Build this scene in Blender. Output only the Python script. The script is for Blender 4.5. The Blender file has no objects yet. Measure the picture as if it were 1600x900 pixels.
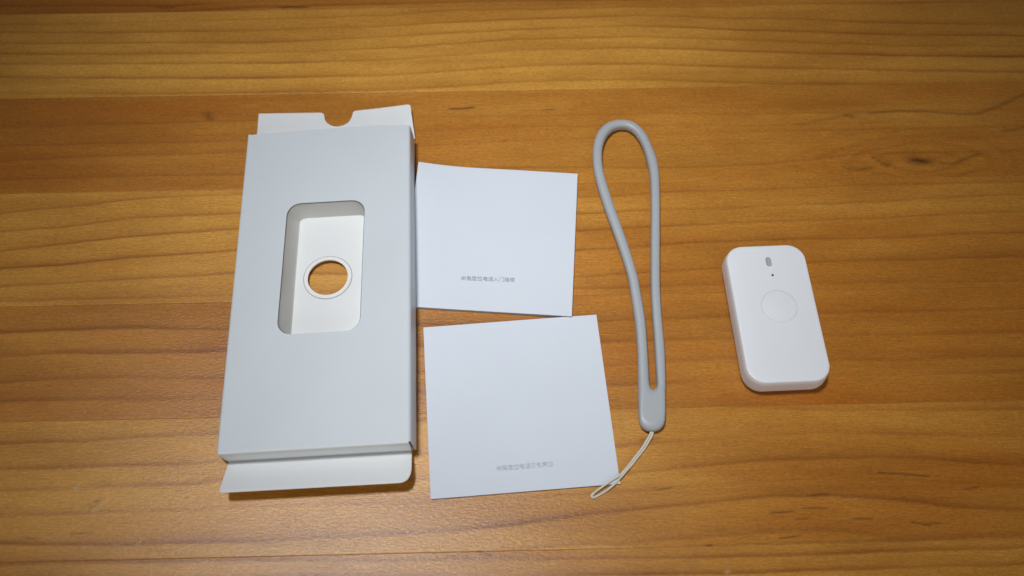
import bpy, bmesh, math, random
import numpy as np
from mathutils import Vector, Matrix, noise
from mathutils.geometry import tessellate_polygon

scene = bpy.context.scene
C = scene.collection
MM = 0.001

# ------------------------------------------------------------------ camera
cam_data = bpy.data.cameras.new('camera')
cam = bpy.data.objects.new('camera', cam_data)
C.objects.link(cam)
cam_data.sensor_width = 36.0
cam_data.lens = 32.51
cam_data.clip_start = 0.01
cam_data.clip_end = 50.0
cam.matrix_world = (Matrix.Translation((0, 0, 0.38382)) @ Matrix.Rotation(math.radians(28.0975), 4, 'X')
                    @ Matrix.Rotation(math.radians(0.347), 4, 'Z'))
cam_data.dof.use_dof = True
cam_data.dof.focus_distance = 0.425
cam_data.dof.aperture_fstop = 9.0
scene.camera = cam

# ------------------------------------------------------------------ room light
world = bpy.data.worlds.new('World')
scene.world = world
world.use_nodes = True
wb = world.node_tree.nodes['Background']
wb.inputs['Color'].default_value = (0.93, 0.97, 1.0, 1)
wb.inputs['Strength'].default_value = 0.07

def spot(name, loc, target, power, angle, blend, radius, color):
    d = bpy.data.lights.new(name, 'SPOT')
    d.energy = power; d.spot_size = math.radians(angle); d.spot_blend = blend
    d.shadow_soft_size = radius; d.color = color
    o = bpy.data.objects.new(name, d); C.objects.link(o)
    o.location = loc
    o.rotation_euler = (Vector(target) - Vector(loc)).to_track_quat('-Z', 'Y').to_euler()
    return o
spot('ceiling_downlight', (-0.39, 0.42, 2.0), (0.0, 0.228, 0), 170, 15.7, 1.0, 0.20, (0.95, 0.98, 1.0))  # cone kept narrow so its falloff stands in for lens vignetting
wd = bpy.data.lights.new('added_fill', 'AREA')      # soft fill added behind the camera, brightens walls facing the viewer
wd.shape = 'RECTANGLE'; wd.size = 1.6; wd.size_y = 1.0; wd.energy = 8.0; wd.color = (1.0, 0.99, 0.97)
wo = bpy.data.objects.new('added_fill', wd); C.objects.link(wo)
wo.location = (0.55, -1.45, 0.95)
wo.rotation_euler = (Vector((0, 0.2, 0)) - wo.location).to_track_quat('-Z', 'Y').to_euler()

scene.view_settings.view_transform = 'Standard'
scene.view_settings.look = 'None'
scene.view_settings.exposure = 0.0
scene.view_settings.gamma = 1.0
scene.render.film_transparent = False

# measured on the table, in millimetres
GRAIN_LINES = [
    ('A', 0.45, 1.0, [(-284.3, 368.0), (-213.9, 370.5), (-143.3, 373.0), (-72.4, 376.9), (-36.8, 381.1)]),
    ('A', 0.6, 1.0, [(-282.8, 362.4), (-212.4, 363.0), (-142.2, 364.9), (-71.8, 369.3), (-0.9, 374.6), (70.6, 377.6), (141.9, 376.2), (212.7, 373.5), (283.8, 373.1)]),
    ('A', 0.6, 1.0, [(-280.7, 354.5), (-210.9, 355.5), (-141.0, 356.1), (-71.3, 361.3), (-0.9, 366.8), (70.1, 369.9), (140.7, 367.2), (211.1, 365.0), (281.7, 364.6)]),
    ('A', 0.65, 1.0, [(-278.7, 347.2), (-209.4, 347.7), (-140.0, 348.7), (-70.7, 352.9), (-0.8, 359.5), (69.6, 361.9), (139.8, 359.7), (209.6, 357.0), (279.6, 356.7)]),
    ('A', 0.65, 1.0, [(-276.8, 340.0), (-207.9, 340.5), (-139.0, 341.5), (-70.1, 344.7), (-0.8, 351.7), (69.1, 354.1), (138.8, 351.9), (208.2, 349.7), (277.8, 349.3)]),
    ('A', 0.75, 1.3, [(-274.3, 330.6), (-205.9, 330.3), (-137.6, 331.2), (-69.3, 334.0), (-0.7, 340.8), (68.5, 343.1), (137.5, 341.0), (206.2, 339.3), (275.0, 338.5)]),
    ('A', 0.5, 1.2, [(-271.4, 319.7), (-203.7, 319.8), (-136.2, 321.2), (-68.6, 323.9), (-0.7, 329.7), (67.9, 332.4), (136.1, 329.9), (204.3, 329.1), (272.6, 329.2)]),
    ('Z', 0.9, 1.6, [(-285.3, 371.8), (-215.2, 376.7), (-144.5, 382.1), (-121.3, 383.3), (-73.0, 385.6), (-1.0, 388.7)]),
    ('Z', 0.6, 1.2, [(-288.0, 381.9), (-191.3, 383.2), (-145.1, 386.5)]),
    ('B', 0.3, 0.8, [(-265.4, 296.9), (-199.8, 300.3), (-141.9, 302.0), (-34.0, 306.2), (66.4, 308.6), (167.1, 309.8)]),
    ('B', 0.35, 0.8, [(-259.8, 275.9), (-221.4, 278.2), (-163.4, 281.4), (-33.3, 288.4), (65.6, 294.5), (132.1, 297.9)]),
    ('B', 0.4, 0.8, [(-256.8, 264.6), (-224.9, 265.6), (-177.2, 267.5), (-137.2, 268.9), (-0.4, 273.9), (80.6, 274.5), (129.4, 276.8), (176.1, 283.9)]),
    ('B', 0.35, 0.7, [(-262.3, 285.5), (-197.3, 287.6), (-140.1, 289.3), (-0.5, 300.2), (66.0, 300.7), (132.5, 301.6)]),
    ('C', 0.6, 0.9, [(-251.5, 244.9), (-220.9, 248.4), (-190.3, 252.8), (-159.1, 255.7), (-135.5, 257.0), (31.5, 256.3), (57.0, 257.2), (79.4, 259.3), (127.5, 261.6), (159.8, 263.7), (224.4, 266.2)]),
    ('C', 0.75, 0.9, [(-248.7, 234.2), (-218.3, 237.0), (-188.1, 242.0), (-157.2, 244.4), (-133.9, 246.1), (31.2, 246.5), (62.8, 248.6), (110.3, 250.1), (126.3, 252.1), (158.2, 253.4), (190.2, 255.2), (222.6, 258.1), (254.8, 259.4)]),
    ('C', 0.8, 0.9, [(-245.8, 223.4), (-216.2, 227.9), (-186.1, 232.1), (-155.6, 234.9), (-132.6, 236.9), (31.0, 236.9), (49.7, 238.1), (93.6, 240.3), (125.1, 242.4), (156.7, 244.1), (188.4, 245.4), (220.3, 247.5), (252.2, 249.2)]),
    ('C', 0.8, 0.9, [(-243.3, 213.9), (-213.4, 216.2), (-183.8, 220.3), (-153.6, 223.0), (-130.9, 224.9), (30.7, 225.7), (61.6, 228.1), (92.7, 230.5), (139.4, 232.6), (186.2, 234.0), (217.7, 236.1), (249.3, 237.7)]),
    ('C', 0.6, 0.9, [(-240.7, 204.3), (-181.3, 208.1), (-151.5, 210.8), (-129.1, 212.6), (30.3, 211.3), (60.7, 213.3), (91.3, 215.2), (143.7, 219.4), (183.8, 221.5), (245.8, 224.0)]),
    ('C', 0.5, 0.9, [(-238.7, 196.5), (-179.3, 198.3), (-161.5, 199.1), (-127.4, 201.0), (151.1, 208.4), (242.4, 210.7)]),
    ('D', 0.9, 1.5, [(-234.3, 180.1), (-211.1, 181.2), (-176.3, 183.0), (-146.7, 182.3), (-132.1, 182.4), (29.6, 187.7), (139.7, 192.4), (238.5, 195.4)]),
    ('D', 0.85, 1.5, [(-231.1, 168.3), (-202.6, 170.0), (-173.7, 170.2), (-144.8, 170.7), (-130.5, 171.8), (29.4, 177.3), (138.0, 180.9), (235.3, 183.2)]),
    ('D', 0.75, 1.5, [(-227.8, 155.8), (-199.7, 157.6), (-171.3, 158.4), (-128.4, 158.0), (29.0, 164.3), (95.7, 169.5), (144.9, 169.2), (173.8, 169.0), (203.1, 170.5), (232.4, 171.6)]),
    ('D', 0.7, 1.5, [(-225.4, 146.8), (-183.3, 147.9), (-126.9, 148.3), (28.7, 154.8), (143.6, 161.0), (230.5, 164.1)]),
    ('E', 0.75, 1.3, [(-220.2, 127.1), (-193.0, 128.7), (-165.6, 130.1), (-138.2, 131.7), (-125.9, 132.6), (45.4, 145.8), (85.0, 147.6), (141.0, 144.3), (225.8, 145.8)]),
    ('E', 0.7, 1.3, [(-217.3, 116.1), (-163.2, 118.1), (-136.0, 118.6), (-124.0, 120.1), (44.6, 127.9), (55.7, 129.2), (83.5, 131.1), (111.5, 133.3), (139.4, 134.3), (222.6, 133.4)]),
    ('E', 0.75, 1.3, [(-214.8, 107.0), (-161.4, 109.3), (-134.6, 110.0), (-122.6, 111.4), (-26.6, 113.1), (49.4, 115.8), (82.4, 119.4), (110.1, 122.1), (137.7, 123.4), (165.2, 123.8), (192.4, 122.3), (219.3, 120.5)]),
    ('E', 0.5, 1.3, [(-212.0, 96.2), (-185.6, 97.2), (-159.2, 98.2), (-132.7, 98.9), (-106.3, 100.4), (-53.0, 102.8), (0.5, 104.5), (54.4, 108.1), (136.4, 115.0), (217.0, 111.3)]),
    ('E', 0.95, 1.3, [(-208.9, 84.7), (-156.5, 84.5), (-104.4, 86.6), (-78.3, 88.6), (-52.1, 89.6), (-25.8, 91.3), (0.6, 93.8), (27.2, 97.4), (54.0, 100.3), (80.9, 103.1), (108.1, 106.5), (135.2, 107.5), (161.8, 105.5), (180.0, 102.9), (214.5, 101.5)]),
    ('E', 0.6, 1.3, [(-25.4, 81.7), (26.9, 85.6), (53.2, 86.8), (79.7, 89.6), (106.3, 91.6), (132.9, 92.8), (148.5, 91.3), (158.7, 89.3)]),
]
GRAIN_MARKS = [
    (0.8, 0.35, [(155.7, 116.8), (166.5, 116.3), (177.3, 115.5)]),
    (0.7, 0.3, [(125.7, 106.9), (133.0, 107.5)]),
    (0.7, 0.3, [(142.9, 97.3), (149.5, 97.1)]),
    (0.8, 0.35, [(167.4, 95.9), (173.5, 94.6)]),
    (0.7, 0.3, [(173.7, 95.7), (178.5, 95.7)]),
    (0.6, 0.3, [(123.0, 101.5), (131.1, 101.5)]),
    (0.7, 0.3, [(109.4, 99.5), (118.0, 100.1)]),
    (0.6, 0.3, [(119.7, 96.9), (123.7, 97.2)]),
    (0.7, 0.3, [(111.2, 89.0), (118.4, 89.8)]),
    (0.6, 0.35, [(62.0, 109.0), (67.2, 109.8)]),
    (1, 0.4, [(80.4, 85.7), (81.4, 85.9)]),
    (0.8, 0.4, [(-12.4, 82.8), (-8.2, 81.3)]),
    (0.5, 0.5, [(191.7, 109.8), (197.4, 110.9)]),
    (0.8, 0.6, [(-32.5, 311.3), (-26.8, 311.3), (-21.4, 312.2)]),
    (0.6, 0.4, [(15.5, 310.8), (20.9, 311.3)]),
    (0.8, 0.7, [(-130.2, 382.7), (-116.6, 382.8)]),
    (0.5, 0.7, [(-199.0, 381.7), (-190.4, 381.7)]),
    (0.7, 0.3, [(-5.1, 290.7), (-4.1, 290.7)]),
    (0.45, 1.3, [(-159.8, 307.3), (-157.8, 303.6)]),
    (0.4, 0.5, [(-181.1, 89.0), (-173.3, 89.6)]),
    (0.4, 0.5, [(-199.0, 86.9), (-195.1, 87.1)]),
    (0.5, 1.1, [(205.1, 280.2), (208.8, 279.4)]),
    (0.45, 2.6, [(204.2, 280.5), (210.4, 279.0)]),
    (0.55, 0.6, [(183.8, 281.6), (187.5, 278.4), (190.4, 276.5)]),
    (0.45, 0.7, [(217.4, 278.3), (223.8, 277.9), (231.8, 281.6), (238.3, 284.4)]),
    (0.42, 0.9, [(187.2, 310.0), (201.0, 311.8), (214.4, 311.5), (234.2, 309.9), (244.4, 310.4), (255.6, 315.2), (271.2, 323.5)]),
    (0.2, 1.2, [(180.6, 310.4), (166.6, 306.9), (149.2, 302.1)]),
    (0.3, 0.9, [(254.9, 298.8), (269.1, 302.2)]),
    (0.35, 1.0, [(168.1, 275.1), (174.3, 273.6), (181.1, 275.2)]),
    (0.45, 0.8, [(175.3, 308.6), (177.7, 307.4)]),
    (0.35, 0.6, [(197.2, 298.8), (199.8, 298.4)]),
    (0.35, 0.5, [(55.8, 130.6), (64.1, 131.5)]),
    (0.12, 0.5, [(92.5, 86.5), (145.3, 87.9), (185.0, 89.2)]),
    (0.15, 0.5, [(42.6, 85.7), (79.3, 85.9), (118.9, 87.2), (140.0, 88.1), (185.0, 89.2)]),
    (-0.8, 0.35, [(-184.5, 106.1), (-182.7, 108.9)]),
    (-0.6, 0.45, [(-172.7, 98.9), (-169.7, 102.4)]),
    (0.5, 0.5, [(-174.8, 100.2), (-172.1, 103.7)]),
    (0.4, 0.5, [(-138.5, 106.4), (-138.6, 108.0)]),
    (-0.6, 0.3, [(87.7, 75.7), (87.9, 75.0)]),
]
STRAP_OUTER = [(60.83, 133.64), (58.1, 134.2), (56.01, 136.22), (55.39, 139.72), (55.65, 146.52), (55.95, 154.03), (56.35, 163.22), (56.67, 171.03), (56.64, 180.59), (56.23, 188.71), (54.99, 203.7), (53.95, 212.24), (49.81, 229.8), (44.88, 248.03), (40.88, 266.98), (40.31, 277.94), (40.95, 286.74), (43.53, 294.47), (47.68, 299.44), (51.73, 301.33), (56.39, 301.99), (60.98, 301.19), (65.41, 297.92), (68.68, 292.21), (70.55, 285.75), (72.63, 278.18), (73.32, 267.22), (72.15, 248.22), (70.88, 229.94), (69.05, 203.79), (68.76, 187.16), (69.01, 174.28), (68.64, 163.3), (68.12, 154.11), (67.57, 146.59), (66.93, 139.79), (65.99, 136.28), (63.63, 134.24)]
STRAP_INNER = [(62.6, 152.97), (62.19, 153.11), (61.78, 153.41), (61.39, 153.87), (61.16, 154.77), (61.12, 156.29), (61.13, 163.04), (61.2, 170.84), (61.23, 180.38), (61.15, 188.49), (59.7, 203.46), (58.7, 211.99), (54.58, 230.96), (49.9, 249.23), (45.68, 268.22), (45.1, 277.61), (45.7, 284.39), (47.58, 290.45), (50.38, 294.55), (53.09, 296.41), (56.09, 297.05), (59.02, 296.46), (62.15, 293.82), (64.79, 288.56), (66.43, 283.34), (67.62, 276.6), (68.55, 266.06), (67.83, 247.87), (66.48, 229.61), (64.77, 203.5), (64.57, 186.88), (64.58, 174.02), (64.41, 163.06), (64.38, 156.31), (64.13, 154.79), (63.79, 153.88), (63.48, 153.43), (63.03, 153.12)]
KNOT = (206.9, 279.4)

# ------------------------------------------------------------------ helpers
def new_mat(name):
    m = bpy.data.materials.new(name); m.use_nodes = True
    nt = m.node_tree
    return m, nt, nt.nodes['Principled BSDF']

def N(nt, kind, **kw):
    n = nt.nodes.new(kind)
    for k, v in kw.items(): setattr(n, k, v)
    return n

def surface(name, color, rough=0.5, spec=0.5, fibre=0.03, scale=1500.0, bump=0.02, coat=0.0, mottle=0.02, sss=0.0):
    """A nearly plain material with fine procedural grain and faint mottling."""
    m, nt, b = new_mat(name)
    tc = N(nt, 'ShaderNodeTexCoord')
    n1 = N(nt, 'ShaderNodeTexNoise'); n1.inputs['Scale'].default_value = scale; n1.inputs['Detail'].default_value = 4
    n2 = N(nt, 'ShaderNodeTexNoise'); n2.inputs['Scale'].default_value = 28; n2.inputs['Detail'].default_value = 3
    nt.links.new(tc.outputs['Object'], n1.inputs['Vector']); nt.links.new(tc.outputs['Object'], n2.inputs['Vector'])
    def var(src, amp):
        r = N(nt, 'ShaderNodeMapRange')
        r.inputs['From Min'].default_value = 0.3; r.inputs['From Max'].default_value = 0.7
        r.inputs['To Min'].default_value = 1 - amp; r.inputs['To Max'].default_value = 1 + amp
        nt.links.new(src.outputs['Fac'], r.inputs['Value']); return r
    a, c = var(n1, fibre), var(n2, mottle)
    mu = N(nt, 'ShaderNodeMath', operation='MULTIPLY')
    nt.links.new(a.outputs[0], mu.inputs[0]); nt.links.new(c.outputs[0], mu.inputs[1])
    vm = N(nt, 'ShaderNodeVectorMath', operation='SCALE'); vm.inputs[0].default_value = color
    nt.links.new(mu.outputs[0], vm.inputs['Scale'])
    nt.links.new(vm.outputs[0], b.inputs['Base Color'])
    b.inputs['Roughness'].default_value = rough
    b.inputs['Specular IOR Level'].default_value = spec
    if coat: b.inputs['Coat Weight'].default_value = coat; b.inputs['Coat Roughness'].default_value = 0.2
    if sss:
        b.inputs['Subsurface Weight'].default_value = sss
        b.inputs['Subsurface Radius'].default_value = (1, 1, 1); b.inputs['Subsurface Scale'].default_value = 0.0012
    bp = N(nt, 'ShaderNodeBump'); bp.inputs['Strength'].default_value = bump; bp.inputs['Distance'].default_value = 0.0003
    nt.links.new(n1.outputs['Fac'], bp.inputs['Height']); nt.links.new(bp.outputs[0], b.inputs['Normal'])
    return m

M_CARD_OUT = surface('grey_white_coated_card', (0.645, 0.685, 0.725), 0.42, 0.45, 0.012, 1800, 0.03)
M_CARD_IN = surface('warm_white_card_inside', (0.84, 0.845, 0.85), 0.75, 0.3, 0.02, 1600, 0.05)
M_CARD_EDGE = surface('cut_card_edge', (0.62, 0.56, 0.47), 0.9, 0.2, 0.06, 3000, 0.05)
M_RING = surface('white_card_ring', (0.88, 0.875, 0.86), 0.7, 0.3, 0.02, 1600, 0.03)
M_PAPER = surface('cool_white_paper', (0.715, 0.755, 0.83), 0.62, 0.35, 0.015, 2200, 0.06, mottle=0.012)
M_PAGE = surface('paper_page_edge', (0.70, 0.70, 0.72), 0.85, 0.2, 0.08, 4000, 0.05)
M_INK1 = surface('grey_ink', (0.44, 0.47, 0.53), 0.7, 0.2, 0.05, 3000, 0.0)
M_INK2 = surface('pale_grey_ink', (0.54, 0.56, 0.62), 0.7, 0.2, 0.05, 3000, 0.0)
M_LINE = surface('grey_crease_line', (0.42, 0.42, 0.43), 0.8, 0.2, 0.05, 3000, 0.0)
M_SILI = surface('matt_grey_silicone', (0.44, 0.46, 0.485), 0.40, 0.5, 0.03, 2500, 0.05, sss=0.1)
M_CORD = surface('cream_nylon_cord', (0.72, 0.68, 0.58), 0.6, 0.4, 0.10, 2500, 0.25)
M_PLAST = surface('satin_white_plastic', (0.89, 0.905, 0.945), 0.36, 0.5, 0.008, 3500, 0.03, sss=0.06, mottle=0.006)
M_PLAST2 = surface('warm_white_plastic', (0.80, 0.80, 0.79), 0.45, 0.5, 0.008, 3500, 0.03, sss=0.06, mottle=0.006)
M_BTN = surface('white_button_plastic', (0.865, 0.89, 0.935), 0.33, 0.5, 0.008, 3500, 0.02, mottle=0.006)
M_LED = surface('grey_translucent_window', (0.40, 0.415, 0.44), 0.25, 0.5, 0.05, 2500, 0.0)
M_LED2 = surface('pale_light_guide', (0.50, 0.52, 0.55), 0.25, 0.5, 0.05, 2500, 0.0)
M_DARK = surface('dark_hole', (0.01, 0.01, 0.01), 0.8, 0.2, 0.0, 2500, 0.0)

def link(name, me, mat, parent=None):
    o = bpy.data.objects.new(name, me); C.objects.link(o)
    if mat is not None: me.materials.append(mat)
    if parent is not None: o.parent = parent
    return o

def build(name, verts, faces, mat, parent=None, smooth=None, mats=None, fmat=None):
    """verts in millimetres, world position; stored relative to the parent's origin."""
    org = parent_origin(parent)
    me = bpy.data.meshes.new(name)
    me.from_pydata([((v[0]) * MM - org[0], (v[1]) * MM - org[1], (v[2]) * MM - org[2]) for v in verts], [], faces)
    me.update()
    bm = bmesh.new(); bm.from_mesh(me)
    bmesh.ops.remove_doubles(bm, verts=bm.verts, dist=1e-7)
    bmesh.ops.recalc_face_normals(bm, faces=bm.faces)
    bm.to_mesh(me); bm.free()
    if smooth is not None:
        me.polygons.foreach_set('use_smooth', [True] * len(me.polygons))
        me.set_sharp_from_angle(angle=math.radians(smooth))
    return link(name, me, mat, parent)

ORG = {}
def parent_origin(p):
    return ORG.get(p.name, (0, 0, 0)) if p is not None else (0, 0, 0)

def thing(name, loc_mm, label, cat, group=None):
    o = bpy.data.objects.new(name, None); C.objects.link(o)
    loc = tuple(c * MM for c in loc_mm)
    o.location = loc; o.empty_display_size = 0.02
    ORG[o.name] = loc
    o['label'] = label; o['category'] = cat
    if group: o['group'] = group
    return o

def rrect(w, h, r, n=8, cx=0, cy=0):
    """counter-clockwise rounded rectangle"""
    P = []
    for sx, sy, a0 in ((1, -1, -90), (1, 1, 0), (-1, 1, 90), (-1, -1, 180)):
        for k in range(n + 1):
            a = math.radians(a0 + 90 * k / n)
            P.append((cx + sx * (w / 2 - r) + r * math.cos(a), cy + sy * (h / 2 - r) + r * math.sin(a)))
    return P

def circle(cx, cy, r, n=64):
    return [(cx + r * math.cos(2 * math.pi * k / n), cy + r * math.sin(2 * math.pi * k / n)) for k in range(n)]

def fillet(pts, rads, n=6):
    """round each corner of a polygon with its own radius"""
    out = []
    m = len(pts)
    for i in range(m):
        p, a, b = Vector(pts[i]), Vector(pts[i - 1]), Vector(pts[(i + 1) % m])
        r = rads[i]
        if r <= 0: out.append(tuple(p)); continue
        da, db = (a - p).normalized(), (b - p).normalized()
        q0, q1 = p + da * r, p + db * r
        for k in range(n + 1):
            t = k / n
            q = q0 * (1 - t) ** 2 + p * 2 * t * (1 - t) + q1 * t ** 2
            out.append(tuple(q))
    return out

def slab(name, outline, holes, ztop, thick, mat, parent, edge=None, tf=None, smooth=40):
    """a sheet with thickness, cut to outline, with cut-out holes; ztop(x, y) gives its height"""
    loops = [outline] + list(holes)
    flat = [p for l in loops for p in l]
    tris = tessellate_polygon([[Vector((p[0], p[1], 0)) for p in l] for l in loops])
    n = len(flat)
    zf = ztop if callable(ztop) else (lambda x, y: ztop)
    V = [(p[0], p[1], zf(*p)) for p in flat] + [(p[0], p[1], zf(*p) - thick) for p in flat]
    F = [tuple(t) for t in tris] + [tuple(i + n for i in reversed(t)) for t in tris]
    nf = len(F)
    s = 0
    for l in loops:
        m = len(l)
        for i in range(m):
            a, b = s + i, s + (i + 1) % m
            F.append((a, b, b + n, a + n))
        s += m
    if tf: V = [tf(*v) for v in V]
    o = build(name, V, F, mat, parent, smooth)
    if edge is not None:
        o.data.materials.append(edge)
        # side faces are those that are close to vertical
        for p in o.data.polygons:
            if abs(p.normal.z) < 0.5: p.material_index = 1
    return o

def loft(name, rings, mat, parent, close=True, cap0=False, cap1=False, smooth=40, tf=None):
    m = len(rings[0]); V = [p for r in rings for p in r]; F = []
    for k in range(len(rings) - 1):
        for i in range(m if close else m - 1):
            a, b = k * m + i, k * m + (i + 1) % m
            F.append((a, b, b + m, a + m))
    if cap0: F.append(tuple(range(m)))
    if cap1: F.append(tuple(range((len(rings) - 1) * m, len(rings) * m)))
    if tf: V = [tf(*v) for v in V]
    return build(name, V, F, mat, parent, smooth)

def catmull(P, sub=4, closed=False):
    m = len(P); out = []
    for i in range(m if closed else m - 1):
        p = [Vector(P[(i + d) % m] if closed else P[min(max(i + d, 0), m - 1)]) for d in (-1, 0, 1, 2)]
        for k in range(sub):
            t = k / sub
            out.append(0.5 * ((2 * p[1]) + (p[2] - p[0]) * t + (2 * p[0] - 5 * p[1] + 4 * p[2] - p[3]) * t * t
                              + (3 * p[1] - p[0] - 3 * p[2] + p[3]) * t ** 3))
    if not closed: out.append(Vector(P[-1]))
    return out

def tube(name, path, r, mat, parent, n=10):
    P = [Vector(p) for p in path]; V = []; F = []
    up = Vector((0, 0, 1))
    for i, p in enumerate(P):
        t = (P[min(i + 1, len(P) - 1)] - P[max(i - 1, 0)]).normalized()
        s = t.cross(up).normalized(); u = s.cross(t)
        rr = r(i / (len(P) - 1)) if callable(r) else r
        for k in range(n):
            a = 2 * math.pi * k / n
            V.append(tuple(p + s * rr * math.cos(a) + u * rr * math.sin(a)))
    for i in range(len(P) - 1):
        for k in range(n):
            a, b = i * n + k, i * n + (k + 1) % n
            F.append((a, b, b + n, a + n))
    F.append(tuple(range(n))); F.append(tuple(range((len(P) - 1) * n, len(P) * n)))
    return build(name, V, F, mat, parent, 60)

# ------------------------------------------------------------------ varnished pine table made of glued planks
def wood_material():
    m, nt, b = new_mat('varnished_pine')
    at = N(nt, 'ShaderNodeAttribute', attribute_name='figure')
    sep = N(nt, 'ShaderNodeSeparateColor'); nt.links.new(at.outputs['Color'], sep.inputs['Color'])
    tc = N(nt, 'ShaderNodeTexCoord')
    def tex(sx, sy, detail=5, rough=0.6, off=0):
        mp = N(nt, 'ShaderNodeMapping'); mp.inputs['Scale'].default_value = (sx, sy, 1)
        mp.inputs['Location'].default_value = (off, off * 0.7, 0)
        mp.inputs['Rotation'].default_value = (0, 0, -0.029)
        nt.links.new(tc.outputs['Object'], mp.inputs['Vector'])
        n = N(nt, 'ShaderNodeTexNoise', noise_dimensions='2D'); n.inputs['Scale'].default_value = 1.0
        n.inputs['Detail'].default_value = detail; n.inputs['Roughness'].default_value = rough
        nt.links.new(mp.outputs[0], n.inputs['Vector']); return n
    fibre = tex(90, 2200, 5, 0.65)
    fleck = tex(420, 1500, 3, 0.6, 11)
    speck = tex(700, 1100, 4, 0.75, 5)
    patch = tex(9, 34, 4, 0.55, 3)
    fine = tex(1700, 2300, 3, 0.7, 9)
    def mr(src, a, bb, c, d, out='Fac'):
        r = N(nt, 'ShaderNodeMapRange'); r.inputs['From Min'].default_value = a; r.inputs['From Max'].default_value = bb
        r.inputs['To Min'].default_value = c; r.inputs['To Max'].default_value = d
        nt.links.new(src.outputs[out], r.inputs['Value']); return r
    def mixc(fac, c1, c2, blend='MIX'):
        x = N(nt, 'ShaderNodeMix', data_type='RGBA', blend_type=blend)
        for sock, val in ((0, fac), (6, c1), (7, c2)):
            if isinstance(val, (tuple, float, int)): x.inputs[sock].default_value = val
            else: nt.links.new(val, x.inputs[sock])
        return x.outputs[2]
    # pale yellow pine to red-brown pine
    base = mixc(sep.outputs['Green'], PALE, RED)
    base = mixc(mr(patch, 0.38, 0.68, 0.0, 0.45).outputs[0], base, (0.37, 0.14, 0.014, 1))
    # latewood
    lm = N(nt, 'ShaderNodeMath', operation='MULTIPLY'); nt.links.new(sep.outputs['Red'], lm.inputs[0])
    nt.links.new(mr(fibre, 0.3, 0.7, 0.72, 1.12).outputs[0], lm.inputs[1]); lm.use_clamp = True
    late = mixc(sep.outputs['Green'], LATE, LATE2)
    col = mixc(lm.outputs[0], base, late)
    # dark resin ducts / pale nicks
    dm = N(nt, 'ShaderNodeMath', operation='SUBTRACT'); nt.links.new(sep.outputs['Blue'], dm.inputs[0]); dm.inputs[1].default_value = 0.5
    d2 = N(nt, 'ShaderNodeMath', operation='MULTIPLY'); nt.links.new(dm.outputs[0], d2.inputs[0]); d2.inputs[1].default_value = 2.0; d2.use_clamp = True
    d3 = N(nt, 'ShaderNodeMath', operation='MULTIPLY'); nt.links.new(dm.outputs[0], d3.inputs[0]); d3.inputs[1].default_value = -2.0; d3.use_clamp = True
    col = mixc(d2.outputs[0], col, (0.075, 0.026, 0.006, 1))
    col = mixc(d3.outputs[0], col, (0.62, 0.40, 0.20, 1))
    # fibre and fleck variation
    for src, amp, lo, hi in ((fibre, 0.16, 0.3, 0.7), (fleck, 0.14, 0.3, 0.7), (fine, 0.14, 0.3, 0.7)):
        r = mr(src, lo, hi, 1 - amp, 1 + amp)
        vm = N(nt, 'ShaderNodeVectorMath', operation='SCALE')
        nt.links.new(col, vm.inputs[0]); nt.links.new(r.outputs[0], vm.inputs['Scale']); col = vm.outputs[0]
    nt.links.new(col, b.inputs['Base Color'])
    b.inputs['Roughness'].default_value = 0.6
    b.inputs['Specular IOR Level'].default_value = 0.08
    b.inputs['Coat Weight'].default_value = 0.7
    nt.links.new(mr(speck, 0.3, 0.7, 0.20, 0.29).outputs[0], b.inputs['Coat Roughness'])
    add = N(nt, 'ShaderNodeMath', operation='ADD'); nt.links.new(speck.outputs['Fac'], add.inputs[0])
    h2 = mr(fleck, 0, 1, 0, 1.3); nt.links.new(h2.outputs[0], add.inputs[1])
    bp = N(nt, 'ShaderNodeBump'); bp.inputs['Strength'].default_value = 0.26; bp.inputs['Distance'].default_value = 0.00025
    nt.links.new(add.outputs[0], bp.inputs['Height'])
    nt.links.new(bp.outputs[0], b.inputs['Normal']); nt.links.new(bp.outputs[0], b.inputs['Coat Normal'])
    return m
PALE = (0.71, 0.345, 0.056, 1)
RED = (0.44, 0.142, 0.012, 1)
LATE = (0.33, 0.098, 0.009, 1)
LATE2 = (0.17, 0.045, 0.004, 1)
M_WOOD = wood_material()

SL = 0.029                     # the planks run a little askew to the camera
CA, SA = math.cos(SL), math.sin(SL)
def to_board(x, y): return (x * CA + y * SA, -x * SA + y * CA)
SEAMS = [83.3, 143.6, 200.4, 263.6, 324.0, 384.0]       # measured joints, y at x = 0
seams = [s * CA for s in SEAMS]
edges = [seams[0] - 60.5 * k for k in range(6, 0, -1)] + seams + [seams[-1] + 60.5 * k for k in range(1, 7)]
NAMES = {83.3: 'E', 143.6: 'D', 200.4: 'C', 263.6: 'B', 324.0: 'A', 384.0: 'Z'}
TONE = {'A': 0.06, 'B': 0.60, 'C': 0.30, 'D': 0.62, 'E': 0.28, 'Z': 0.42}

def smooth_noise(X, Y, sx, sy, seed, octaves=3):
    """value noise with numpy"""
    rng = np.random.RandomState(seed)
    out = np.zeros_like(X); amp = 1.0; tot = 0
    for o in range(octaves):
        T = rng.rand(128, 128)
        fx, fy = X / sx * 2 ** o + 37.1, Y / sy * 2 ** o + 11.7
        ix, iy = np.floor(fx).astype(int), np.floor(fy).astype(int)
        tx, ty = fx - ix, fy - iy
        tx = tx * tx * (3 - 2 * tx); ty = ty * ty * (3 - 2 * ty)
        g = lambda a, b: T[a % 128, b % 128]
        v = (g(ix, iy) * (1 - tx) + g(ix + 1, iy) * tx) * (1 - ty) + (g(ix, iy + 1) * (1 - tx) + g(ix + 1, iy + 1) * tx) * ty
        out += v * amp; tot += amp; amp *= 0.5
    return out / tot - 0.5

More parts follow.
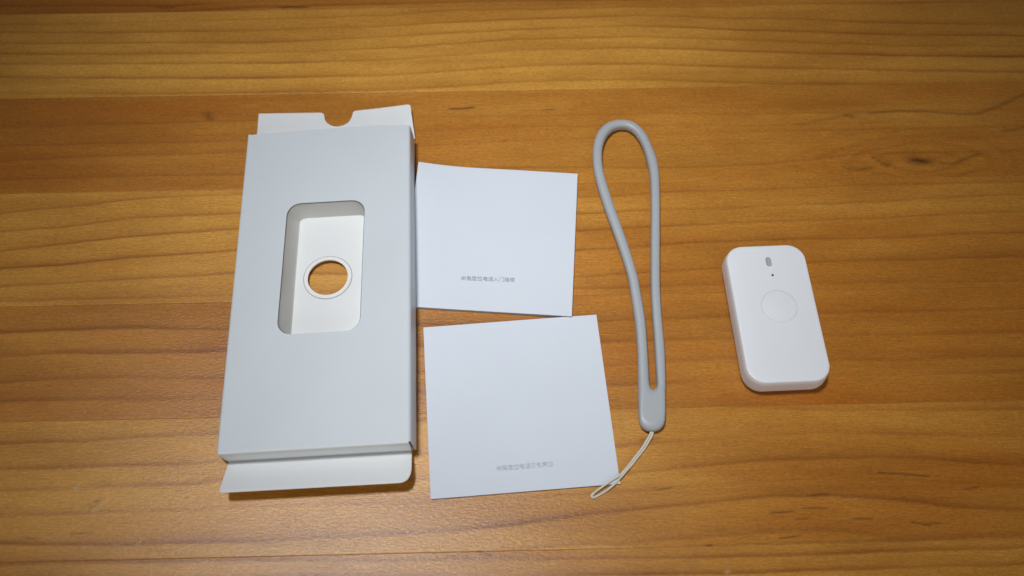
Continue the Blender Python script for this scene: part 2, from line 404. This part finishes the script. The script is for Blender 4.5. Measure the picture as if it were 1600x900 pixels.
xs = np.concatenate([np.linspace(-900, -340, 57), np.linspace(-338, 338, 339), np.linspace(340, 900, 57)])
table = thing('table', (0, 203, 0), 'varnished orange brown pine table top glued from wide planks, under everything', 'table')
for k in range(len(edges) - 1):
    y0, y1 = edges[k], edges[k + 1]
    code = None
    for s, c in NAMES.items():
        if abs(s * CA - y0) < 0.01: code = c
    fine = code is not None or k in (5,)
    gap = 0.012
    ny = int((y1 - y0) / (0.5 if fine else 2.0))
    rng = random.Random(100 + k)
    # cross profile: tiny rounded arris at each joint
    ys = np.concatenate([[y0 + gap, y0 + 0.25], np.linspace(y0 + 0.6, y1 - 0.6, ny), [y1 - 0.25, y1 - gap]])
    X, Y = np.meshgrid(xs, ys)
    Z = np.zeros_like(X)
    Z[0] = Z[-1] = -0.02; Z[1] = Z[-2] = -0.003
    wx, wy = X * CA - Y * SA, X * SA + Y * CA
    late = np.zeros_like(X)
    wob = smooth_noise(X, Y, 45, 25, k, 3) * 1.7 + smooth_noise(X, Y, 8, 3, k + 50, 3) * 0.6
    lines = []
    for (pl, s, w, pts) in GRAIN_LINES:
        if pl != code: continue
        P = sorted(to_board(*p) for p in pts)
        lines.append((s, w, [p[0] for p in P], [p[1] for p in P]))
    if code in (None, 'Z') :
        yy = y0 + rng.uniform(2, 6) if code is None else y0 + 16
        ph = rng.uniform(0, 6)
        while yy < y1 + 4:
            px = list(range(-900, 901, 60))
            amp = rng.uniform(.6, 1.4)
            lines.append((rng.uniform(.45, .8), rng.uniform(.8, 1.5), px, [yy + 2.5 * math.sin(x / 210 + ph) + amp * math.sin(x / 83 + ph * 2) for x in px]))
            yy += rng.uniform(5, 11)
    yl = [(s, w, np.interp(X, px, py)) for s, w, px, py in lines]
    for s, w, L in yl:
        d = (Y + wob) - L
        sv = s * {'C': .78, 'D': .8, 'E': .78, 'A': .92}.get(code, .9) * (1.0 + 1.5 * smooth_noise(X, Y * 0 + L.mean(), 60, 10, int(L.mean() * 7) % 999, 3))
        sv = sv * (1 - {'C': .28, 'D': .5, 'E': .35}.get(code, 0) * np.clip((X - 20) / 90, 0, 1))   # fainter, softer rings to the right
        up = np.exp(-np.abs(d) / (3.0 * w)) * 0.58 + np.exp(-(d / (0.9 * w)) ** 2) * 0.46
        dn = np.exp(-(d / (0.55 * w)) ** 2)
        late = np.maximum(late, np.where(d > 0, up, dn) * sv)
    # thin secondary streaks
    st = smooth_noise(X, Y, 120, 3.4, k + 7, 4)
    late = np.clip(late + np.clip(st, -.05, .5) * 0.42, 0, 1)
    tone = smooth_noise(X, Y, 60, 11, k + 33, 4) * 0.55 + TONE.get(code, 0.34 if k == 5 else rng.uniform(.2, .6)) + smooth_noise(X, Y, 240, 22, k + 20, 4) * 0.75
    if code == 'B': tone = tone + np.clip((-X - 120) / 260, 0, .35) + np.clip((X - 60) / 500, 0, .2)
    if code == 'Z': tone = tone + np.clip((-X - 60) / 200, 0, .5)
    if code == 'C': tone = tone + np.clip((X + 40) / 220, 0, .48) - .08
    if code == 'A': tone = tone + np.clip((X - 40) / 350, 0, .4)
    if code == 'D': tone = tone + .08 + np.clip((X - 70) / 300, 0, .2)
    if code == 'E': tone = tone + np.clip((X - 20) / 220, 0, .5)
    if code == 'B':   # figure swirling round the knot
        kx, ky = to_board(*KNOT)
        R = np.sqrt(((X - kx) / 3.0) ** 2 + (Y - ky) ** 2)
        sw = (0.5 + 0.5 * np.sin(R * 1.25 + smooth_noise(X, Y, 18, 6, 5, 3) * 7)) ** 3 * np.exp(-(R / 17) ** 2)
        late = np.clip(late * (1 - np.exp(-(R / 15) ** 2) * .7) + sw * 0.38, 0, 1)
    mark = np.full_like(X, 0.5)
    for s, r, pts in GRAIN_MARKS:
        P = [np.array(to_board(*p)) for p in pts]
        if max(p[1] for p in P) < y0 - 3 or min(p[1] for p in P) > y1 + 3: continue
        D = np.full_like(X, 1e9)
        for a, b in zip(P[:-1], P[1:]):
            ab = b - a; t = np.clip(((X - a[0]) * ab[0] + (Y - a[1]) * ab[1]) / (ab @ ab), 0, 1)
            D = np.minimum(D, np.hypot((X - a[0] - t * ab[0]) * 0.55, Y - a[1] - t * ab[1]))
        mark += 0.5 * s * np.exp(-(D / max(r, .35)) ** 2)
    # small random resin ducts
    duct = smooth_noise(X, Y, 6.5, 0.8, k + 70, 2)
    if code in ('E', None): mark += np.clip(duct - 0.37, 0, .2) * 2.2
    else: mark += np.clip(duct - 0.40, 0, .2) * 1.4
    # broad shallow dents where the nicks are
    nr, nc = X.shape
    oy = 203
    co = np.stack([wx * MM, (wy - oy) * MM, Z * MM], -1).reshape(-1, 3)
    idx = np.arange(nr * nc).reshape(nr, nc)
    F = np.stack([idx[:-1, :-1], idx[:-1, 1:], idx[1:, 1:], idx[1:, :-1]], -1).reshape(-1, 4)
    # underside and edges: copy the four corners down
    cor = [idx[0, 0], idx[0, -1], idx[-1, -1], idx[-1, 0]]
    low = co[cor].copy(); low[:, 2] = -0.022
    base = len(co); co2 = np.concatenate([co, low])
    me = bpy.data.meshes.new('plank')
    side = [list(idx[0, ::-1]) + [base, base + 1], list(idx[-1, :]) + [base + 2, base + 3],
            list(idx[:, 0]) + [base + 3, base], list(idx[::-1, -1]) + [base + 1, base + 2], [base + 3, base + 2, base + 1, base]]
    nv = len(co2); nf = len(F) + len(side)
    loops = np.concatenate([F.ravel(), np.array([i for s_ in side for i in s_])])
    tot = np.concatenate([np.full(len(F), 4), np.array([len(s_) for s_ in side])])
    start = np.concatenate([[0], np.cumsum(tot)[:-1]])
    me.vertices.add(nv); me.vertices.foreach_set('co', co2.ravel())
    me.loops.add(len(loops)); me.loops.foreach_set('vertex_index', loops.astype(np.int32))
    me.polygons.add(nf); me.polygons.foreach_set('loop_start', start.astype(np.int32)); me.polygons.foreach_set('loop_total', tot.astype(np.int32))
    me.update(calc_edges=True); me.validate()
    att = me.attributes.new('figure', 'FLOAT_COLOR', 'POINT')
    col = np.ones((nv, 4), np.float32)
    col[:base, 0] = late.ravel(); col[:base, 1] = np.clip(tone, 0, 1).ravel(); col[:base, 2] = np.clip(mark, 0, 1).ravel()
    col[base:, 0] = .3; col[base:, 1] = .4; col[base:, 2] = .5
    att.data.foreach_set('color', col.ravel())
    link('plank', me, M_WOOD, table)

# ------------------------------------------------------------------ the opened carton
BW, BL, BA = 81.2, 164.9, 0.0600
bx, by = -122.5, 120.0
box = thing('carton', (-82, 204, 0), 'empty greyish white card box with a window cut in its lid, both end flaps open', 'box')
def tilt(u): return 0.15 + 2.1 * max(0.0, min(1.0, u / BW))       # its right side lies on the booklet's corner
def B(u, v, z):
    return (bx + u * math.cos(BA) - v * math.sin(BA), by + u * math.sin(BA) + v * math.cos(BA), z + tilt(u))
H = 12.1; T = 0.45
WIN = (36.2 + 0, 88.6)         # centre of the window in box coordinates
def to_uv(x, y):
    dx, dy = x - bx, y - by
    return (dx * math.cos(BA) + dy * math.sin(BA), -dx * math.sin(BA) + dy * math.cos(BA))
wc = to_uv(-87.3, 209.4)
win = rrect(37.0, 69.2, 6.6, 10, *wc)
def shear(p): return (p[0] + (p[1] - wc[1]) * 0.012, p[1])
win = [shear(p) for p in win]
# lid panel: far edge bulges slightly
top_out = [(1.0, 0), (BW - 1.3, 0), (BW - 1.3, BL - .2), (66, BL + 0.9), (50, BL + 0.7), (25, BL + 0.1), (1.0, BL - 0.6)]
slab('front_panel', top_out, [win[::-1]], H, T, M_CARD_OUT, box, edge=M_CARD_EDGE, tf=B)
# long sides, each bent over from the lid with a rounded fold
def fold_side(sign):
    prof = []
    R = 1.3 if sign > 0 else 1.0
    for k in range(9):
        a = math.radians(90 - 90 * k / 8)
        prof.append((R * math.cos(a), H - R + R * math.sin(a)))
    prof = [(p[0] - R, p[1]) for p in prof]
    prof += [(0.55 if sign > 0 else 0.1, 6.0), (1.0 if sign > 0 else 0.1, 0.25)]
    inner = [(p[0] - T, p[1] - (T if i == 0 else T * (1 - i / 8) if i < 9 else 0)) for i, p in enumerate(prof)]
    inner[0] = (prof[0][0], prof[0][1] - T)
    ring = prof + inner[::-1]
    rings = []
    for v in [0.0, 0.3] + [BL * t / 12 for t in range(1, 12)] + [BL - .7, BL - 0.3]:
        w = 0.22 * math.sin(v / BL * math.pi) * (1 if sign > 0 else .3)
        rr = []
        for i, (a, z) in enumerate(ring):
            u = (BW + a + w * (1 - z / H)) if sign > 0 else -(a)
            rr.append((u, v, z))
        rings.append(rr)
    return loft('side_panel', rings, M_CARD_OUT, box, True, True, True, 50, B)
fold_side(1); fold_side(-1)
# bottom panel carries on into the far flap
def circ_uv(x, y, r, n=64): return circle(*to_uv(x, y), r, n)
HC = (-86.6, 208.6)
slab('bottom_panel', [(0.2, 0.3), (BW + .4, 0.3), (BW + .4, BL - .6), (0.2, BL - .6)], [circ_uv(*HC, 9.75)[::-1]], 0.45, T, M_CARD_IN, box, tf=B)
# far flap with a thumb notch
ff = [(-131.3, 287.5), (-50.2, 290.5), (-53.4, 309.8), (-54.4, 310.6), (-70, 309.0), (-82.3, 307.9)]
nx, ny_, nr_ = -90.9, 305.0, 7.3
ff += [(-83.2, 307.2)]
for k in range(13):
    a = math.radians(-2 - 176 * k / 12)
    ff.append((nx + nr_ * math.cos(a), ny_ + 0.4 + nr_ * math.sin(a) * 0.98))
ff += [(-98.6, 306.4), (-99.6, 307.2), (-100.9, 307.4), (-132.3, 306.6), (-132.6, 306.2)]
slab('far_flap', ff, [], lambda x, y: 0.9 + 3.2 * max(0, (x + 100) / 50) * max(0, (y - 287) / 22) + 0.1 * (y - 287) / 22, T, M_CARD_IN, box, edge=M_RING)
slab('end_wall', [(0.6, 0.5), (BW - .2, 0.5), (BW - .2, H - .5), (0.6, H - .5)], [], 0, T, M_CARD_OUT, box,
     tf=lambda u, z, d: B(u, BL - 1.2 + d, z))
# near end wall drops from the lid to the table, then the tuck flap springs outwards
wall_rings = []
for k in range(9):
    a = math.radians(90 * k / 8)
    wall_rings.append([(u0, 0.0 + 0.9 - 0.9 - 0.9 * math.sin(a), H - .9 + 0.9 * math.cos(a)) for u0 in (0.6, 20, 40, 60, BW - 1.2)])
wall_rings[0] = [(p[0], 0.02, H) for p in wall_rings[0]]
def wl(z): return 0.6 + 1.5 * (1 - z / H)
for z in (8.0, 4.0, 1.0, 0.35):
    wall_rings.append([(wl(z) + (BW - 1.0 - wl(z)) * t, -0.9 + 0.4 * (1 - z / H), z) for t in (0, .25, .5, .75, 1)])
def thicken(rings, d):
    """front surface, then the same strip d behind it, as one closed ring list"""
    out = []
    for r, q in zip(rings, d): out.append(list(r) + [(p[0], p[1] + q[0], p[2] + q[1]) for p in reversed(r)])
    return out
offs = [(0, -T)] + [(T * math.sin(math.radians(90 * k / 8)), -T * math.cos(math.radians(90 * k / 8))) for k in range(1, 9)] + [(T, 0)] * 4
loft('end_wall', thicken(wall_rings, offs), surface('lightened_wall_card', (0.80, 0.81, 0.81), 0.6, 0.35, 0.015, 1800, 0.03), box, True, True, True, 50, B)  # same card as the lid, colour lightened to stand in for front light
fl = fillet([(-120.2, 120.4), (-42.3, 124.9), (-41.4, 112.4), (-43.6, 108.7), (-119.7, 103.9)], [0, 0, 3.0, 2.5, 1.6], 6)
def flap_z(x, y):
    d = (120.4 + (x + 120.2) * 0.058) - y
    e = max(0, min(1, d / 15.5))
    return 0.75 + tilt((x + 121)) * (1 - e) + 8.4 * e ** 0.9
ysub = fl
slab('tuck_flap', fl, [], flap_z, 0.42, M_CARD_IN, box, edge=M_CARD_IN)

# inner tray seen through the window: walls that taper down to a white floor
def ring3(pts, z): return [(p[0], p[1], z) for p in pts]
def lerp_ring(t):
    w, h = 37.0 - 0.5 - 5.0 * t, 69.2 - 0.5 - 2.6 * t
    r = 6.5 - 4.5 * t
    return [shear(p) for p in rrect(w, h, r, 10, wc[0] + 1.3 * t, wc[1] - 0.2 * t)]
rings = []
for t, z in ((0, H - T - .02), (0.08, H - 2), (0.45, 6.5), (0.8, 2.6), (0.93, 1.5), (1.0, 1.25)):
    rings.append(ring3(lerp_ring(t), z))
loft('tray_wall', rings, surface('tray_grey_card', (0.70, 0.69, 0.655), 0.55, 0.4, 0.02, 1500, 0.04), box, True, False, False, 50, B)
floor_out = [shear(p) for p in rrect(37.5 - 5.0, 69.7 - 2.6, 2.2, 8, wc[0] + 1.3, wc[1] - 0.2)]
slab('tray_floor', floor_out, [circ_uv(*HC, 9.45)[::-1]], 1.25, 0.5, M_CARD_IN, box, edge=M_CARD_EDGE, tf=B)
slab('hole_rim', circ_uv(*HC, 11.15), [circ_uv(*HC, 9.4)[::-1]], 1.50, 0.22, M_RING, box, edge=M_RING, tf=B)
slab('crease_ring', circ_uv(*HC, 11.55, 72), [circ_uv(*HC, 11.2, 72)[::-1]], 1.30, 0.03, M_LINE, box, tf=B)

# ------------------------------------------------------------------ printed paper goods
def rect_map(cx, cy, ang):
    c, s = math.cos(ang), math.sin(ang)
    return lambda u, v, z: (cx + c * u - s * v, cy + s * u + c * v, z)

def sheet(name, half, mapf, z0, thick, mat, parent, lift=None, inset=(0, 0, 0, 0), n=24, edge=None):
    """a sheet built as a grid so that it can curl"""
    l, r, b_, t_ = inset
    us = [-half + l + (2 * half - l - r) * i / n for i in range(n + 1)]
    vs = [-half + b_ + (2 * half - b_ - t_) * i / n for i in range(n + 1)]
    V = []; F = []
    for k, dz in ((0, 0), (1, -thick)):
        for v in vs:
            for u in us:
                z = z0 + dz + (lift(u, v) if lift else 0)
                V.append(mapf(u, v, z))
    m = n + 1; q = m * m
    for j in range(n):
        for i in range(n):
            a = j * m + i
            F.append((a, a + 1, a + m + 1, a + m)); F.append((a + q, a + m + q, a + m + 1 + q, a + 1 + q))
    for i in range(n):
        F.append((i, i + q, i + 1 + q, i + 1)); a = n * m + i; F.append((a, a + 1, a + 1 + q, a + q))
        a = i * m; F.append((a, a + m, a + m + q, a + q)); a = i * m + n; F.append((a, a + q, a + m + q, a + m))
    o = build(name, V, F, mat, parent, 40)
    if edge is not None:
        o.data.materials.append(edge)
        for p in o.data.polygons:
            if abs(p.normal.z) < 0.4: p.material_index = 1
    return o

def text(name, body, size, center, ang, z, mat, parent, spacing=1.0):
    cu = bpy.data.curves.new('type', 'FONT'); cu.body = body; cu.size = size * MM; cu.align_x = 'CENTER'; cu.align_y = 'CENTER'
    cu.space_character = spacing; cu.resolution_u = 2
    tmp = bpy.data.objects.new('type', cu); C.objects.link(tmp)
    dg = bpy.context.evaluated_depsgraph_get()
    me = bpy.data.meshes.new_from_object(tmp.evaluated_get(dg))
    bpy.data.objects.remove(tmp)
    me.transform(Matrix.Translation((center[0] * MM - parent_origin(parent)[0], center[1] * MM - parent_origin(parent)[1], z * MM))
                 @ Matrix.Rotation(ang, 4, 'Z'))
    me.materials.clear(); me.name = name
    return link(name, me, mat, parent)

# booklet with curled cover; its lower left corner runs under the carton
a1 = -0.0619
bk = thing('booklet', (-9.8, 231.7, 0), 'white square booklet with curled top left corner, tucked under right edge of card box', 'booklet')
m1 = rect_map(-9.8, 231.7, a1)
def curl(u, v):
    e = max(0.0, (-u - 14) / 26.0)
    return 2.6 * e ** 1.6 * max(0.0, min(1.0, (v + 34) / 70.0)) ** 1.2 + 0.12 * math.sin(u / 17 + v / 40)
def curl_k(k): return lambda u, v: curl(u, v) * k
sheet('back_cover', 40, m1, 0.32, 0.18, M_PAPER, bk, curl_k(.15), (0, 0, 0, 0))
for i, (z, ins) in enumerate(((0.62, .25), (0.90, .4), (1.18, .15), (1.46, .35))):
    sheet('page', 40, m1, z, 0.14, M_PAGE, bk, curl_k(.3 + .15 * i), (ins, ins * .7, ins * .8, ins), 20)
sheet('front_cover', 40, m1, 1.80, 0.2, M_PAPER, bk, curl, edge=M_PAPER)
text('printed_title', '米兔定位电话入门指南', 2.55, (-11.4, 208.5), -0.035, 1.80 + 0.24, M_INK1, bk)

# thin folded leaflet
a2 = 0.0887
lf = thing('leaflet', (2.8, 147.4, 0), 'thin white square leaflet below the booklet, the cord tip lying on its corner', 'leaflet')
m2 = rect_map(2.8, 147.4, a2)
def wave(u, v): return 0.10 * math.sin(u / 14 + 1) + 0.35 * max(0, (-v - 20) / 20) ** 2 * (0.4 + 0.6 * abs(u) / 40)
sheet('back_leaf', 40, m2, 0.40, 0.16, M_PAPER, lf, lambda u, v: wave(u, v) * .2 + 0.0, (.1, .3, .15, .1))
sheet('front_leaf', 40, m2, 0.85, 0.18, M_PAPER, lf, wave, edge=M_PAPER)
text('printed_title', '米兔定位电话三包凭证', 2.45, (5.9, 118.3), 0.089, 0.85 + 0.36, M_INK2, lf)

# ------------------------------------------------------------------ silicone wrist strap
strap = thing('wrist_strap', (58, 210, 0), 'grey silicone wrist strap loop with a thin cream cord at its end', 'strap')
Oc = catmull(STRAP_OUTER, 5, True); Ic = catmull(STRAP_INNER, 5, True)
def smooth_loop(P, it=3):
    for _ in range(it): P = [(P[i - 1] + P[i] * 2 + P[(i + 1) % len(P)]) / 4 for i in range(len(P))]
    return P
Oc, Ic = smooth_loop(Oc), smooth_loop(Ic)
V = []; F = []
prof = []
K = 22
HT = 4.9
for j in range(K):
    a = 2 * math.pi * j / K
    ca, sa = math.cos(a), math.sin(a)
    e = 0.62
    prof.append((math.copysign(abs(ca) ** e, ca), math.copysign(abs(sa) ** e, sa)))
for i in range(len(Oc)):
    o_, n_ = Oc[i], Ic[i]
    mid = (o_ + n_) / 2; hw = (o_ - n_).length / 2; d = (o_ - n_).normalized()
    for (c, s) in prof:
        # corner rounding stays about 2 mm however wide the body is
        if hw > 2.2:
            q = abs(c); r = 2.2
            base_x = math.copysign((hw - r) * min(1, q * 1.0) + r * (1 - (1 - q) ** 1.0) * 1.0, c) if q < 1 else c * hw
            base_x = c * hw
            # flatten the crown of the wide tag
            s2 = math.copysign(min(1.0, (1 - abs(c) ** (2.2 * hw / 2.0)) ** 0.5 if abs(c) < 1 else 0.0), s) if abs(s) > 1e-6 else 0
            s_ = s2 if hw > 2.6 else s * (1 - (hw - 2.2) / .4) + s2 * ((hw - 2.2) / .4)
        else:
            base_x, s_ = c * hw, s
        p = mid + d * base_x
        V.append((p[0], p[1], 0.1 + HT / 2 + s_ * HT / 2))
nO = len(Oc)
for i in range(nO):
    for j in range(K):
        a, b2 = i * K + j, i * K + (j + 1) % K
        a2_, b2_ = ((i + 1) % nO) * K + j, ((i + 1) % nO) * K + (j + 1) % K
        F.append((a, b2, b2_, a2_))
build('silicone_loop', V, F, M_SILI, strap, 60)
c1 = catmull([(61.0, 137.0, 2.2), (60.4, 133.6, 2.0), (57.2, 128.0, 1.5), (51.6, 120.9, 1.3), (46.9, 115.4, 1.7), (41.6, 111.7, 1.8), (37.4, 108.9, 1.3), (34.9, 107.1, .8), (34.2, 106.0, .6)], 8)
c2 = catmull([(61.5, 137.0, 1.7), (61.2, 133.2, 1.6), (58.1, 127.8, .9), (52.5, 120.6, .9), (47.6, 115.0, 1.7), (44.0, 111.2, 1.6), (41.0, 108.7, 1.0), (37.6, 106.7, .6), (34.9, 105.3, .55), (34.2, 105.7, .55)], 8)
for P in (c1, c2):
    for i, p in enumerate(P):
        w = 0.09 * math.sin(i * 0.8); p.x += w; p.y += w * .5
tube('cord_strand', c1, 0.47, M_CORD, strap)
tube('cord_strand', c2, 0.47, M_CORD, strap)
tube('cord_knot', catmull([(34.7, 107.1, .7), (34.0, 106.2, .65), (34.1, 105.5, .6), (34.9, 105.2, .58)], 4), 0.6, M_CORD, strap)

# ------------------------------------------------------------------ the little tracker
dv = thing('tracker', (119.6, 188.0, 0), 'small white rounded plastic tracker with round button and grey light window', 'gadget')
da = 0.054
D = rect_map(119.5, 187.9, da)
DT = 11.6
w0, h0, r0 = 37.2, 69.1, 8.2
def shp(inset, z): return [(p[0], p[1], z) for p in rrect(w0 - 2 * inset, h0 - 2 * inset, r0 - inset * .8, 12)]
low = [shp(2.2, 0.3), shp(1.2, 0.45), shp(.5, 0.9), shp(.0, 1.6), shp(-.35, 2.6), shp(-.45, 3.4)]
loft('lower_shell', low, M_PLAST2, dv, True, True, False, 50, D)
up = [shp(-.3, 3.4), shp(-.5, 3.45)]
up += [shp(-.42, 6.5), shp(-.2, 8.6), shp(.05, 10.4)]
for k in range(7):
    a = math.radians(90 * k / 6)
    up.append(shp(.12 + 0.75 * (1 - math.cos(a)), 10.5 + 0.85 * math.sin(a)))
up += [shp(2.0, 11.43), shp(4.6, 11.55), shp(6.4, DT)]
loft('upper_shell', up, M_PLAST, dv, True, False, False, 60, D)
def duv(x, y):
    dx, dy = x - 119.5, y - 187.9
    return (dx * math.cos(da) + dy * math.sin(da), -dx * math.sin(da) + dy * math.cos(da))
bc = duv(120.9, 190.3); lc = duv(118.9, 213.3); mc = duv(119.9, 206.3)
btn_h = circle(*bc, 8.0, 72)
led_h = rrect(2.5, 4.9, 1.2, 8, *lc)
mic_h = circle(*mc, 0.55, 20)
slab('face_plate', [(p[0], p[1]) for p in shp(6.4, 0)], [btn_h[::-1], led_h[::-1], mic_h[::-1]], DT, 0.5, M_PLAST, dv, tf=D)
# round button sits in its groove, a hair below the face
bl = [[(p[0], p[1], z) for p in circle(*bc, r, 72)] for r, z in ((7.90, DT - .5), (7.93, DT - .04), (7.90, DT - .012), (7.84, DT))]
loft('button', bl, M_PLAST, dv, True, True, True, 30, D)
slab('light_window', rrect(2.46, 4.86, 1.2, 8, *lc), [], DT - 0.10, 0.3, M_LED, dv, tf=D)
slab('light_guide', rrect(0.8, 3.6, .38, 6, lc[0] + .25, lc[1] - .3), [], DT - 0.07, 0.05, M_LED2, dv, tf=D)
slab('microphone_hole', circle(*mc, 0.54, 20), [], DT - 0.25, 0.2, M_DARK, dv, tf=D)
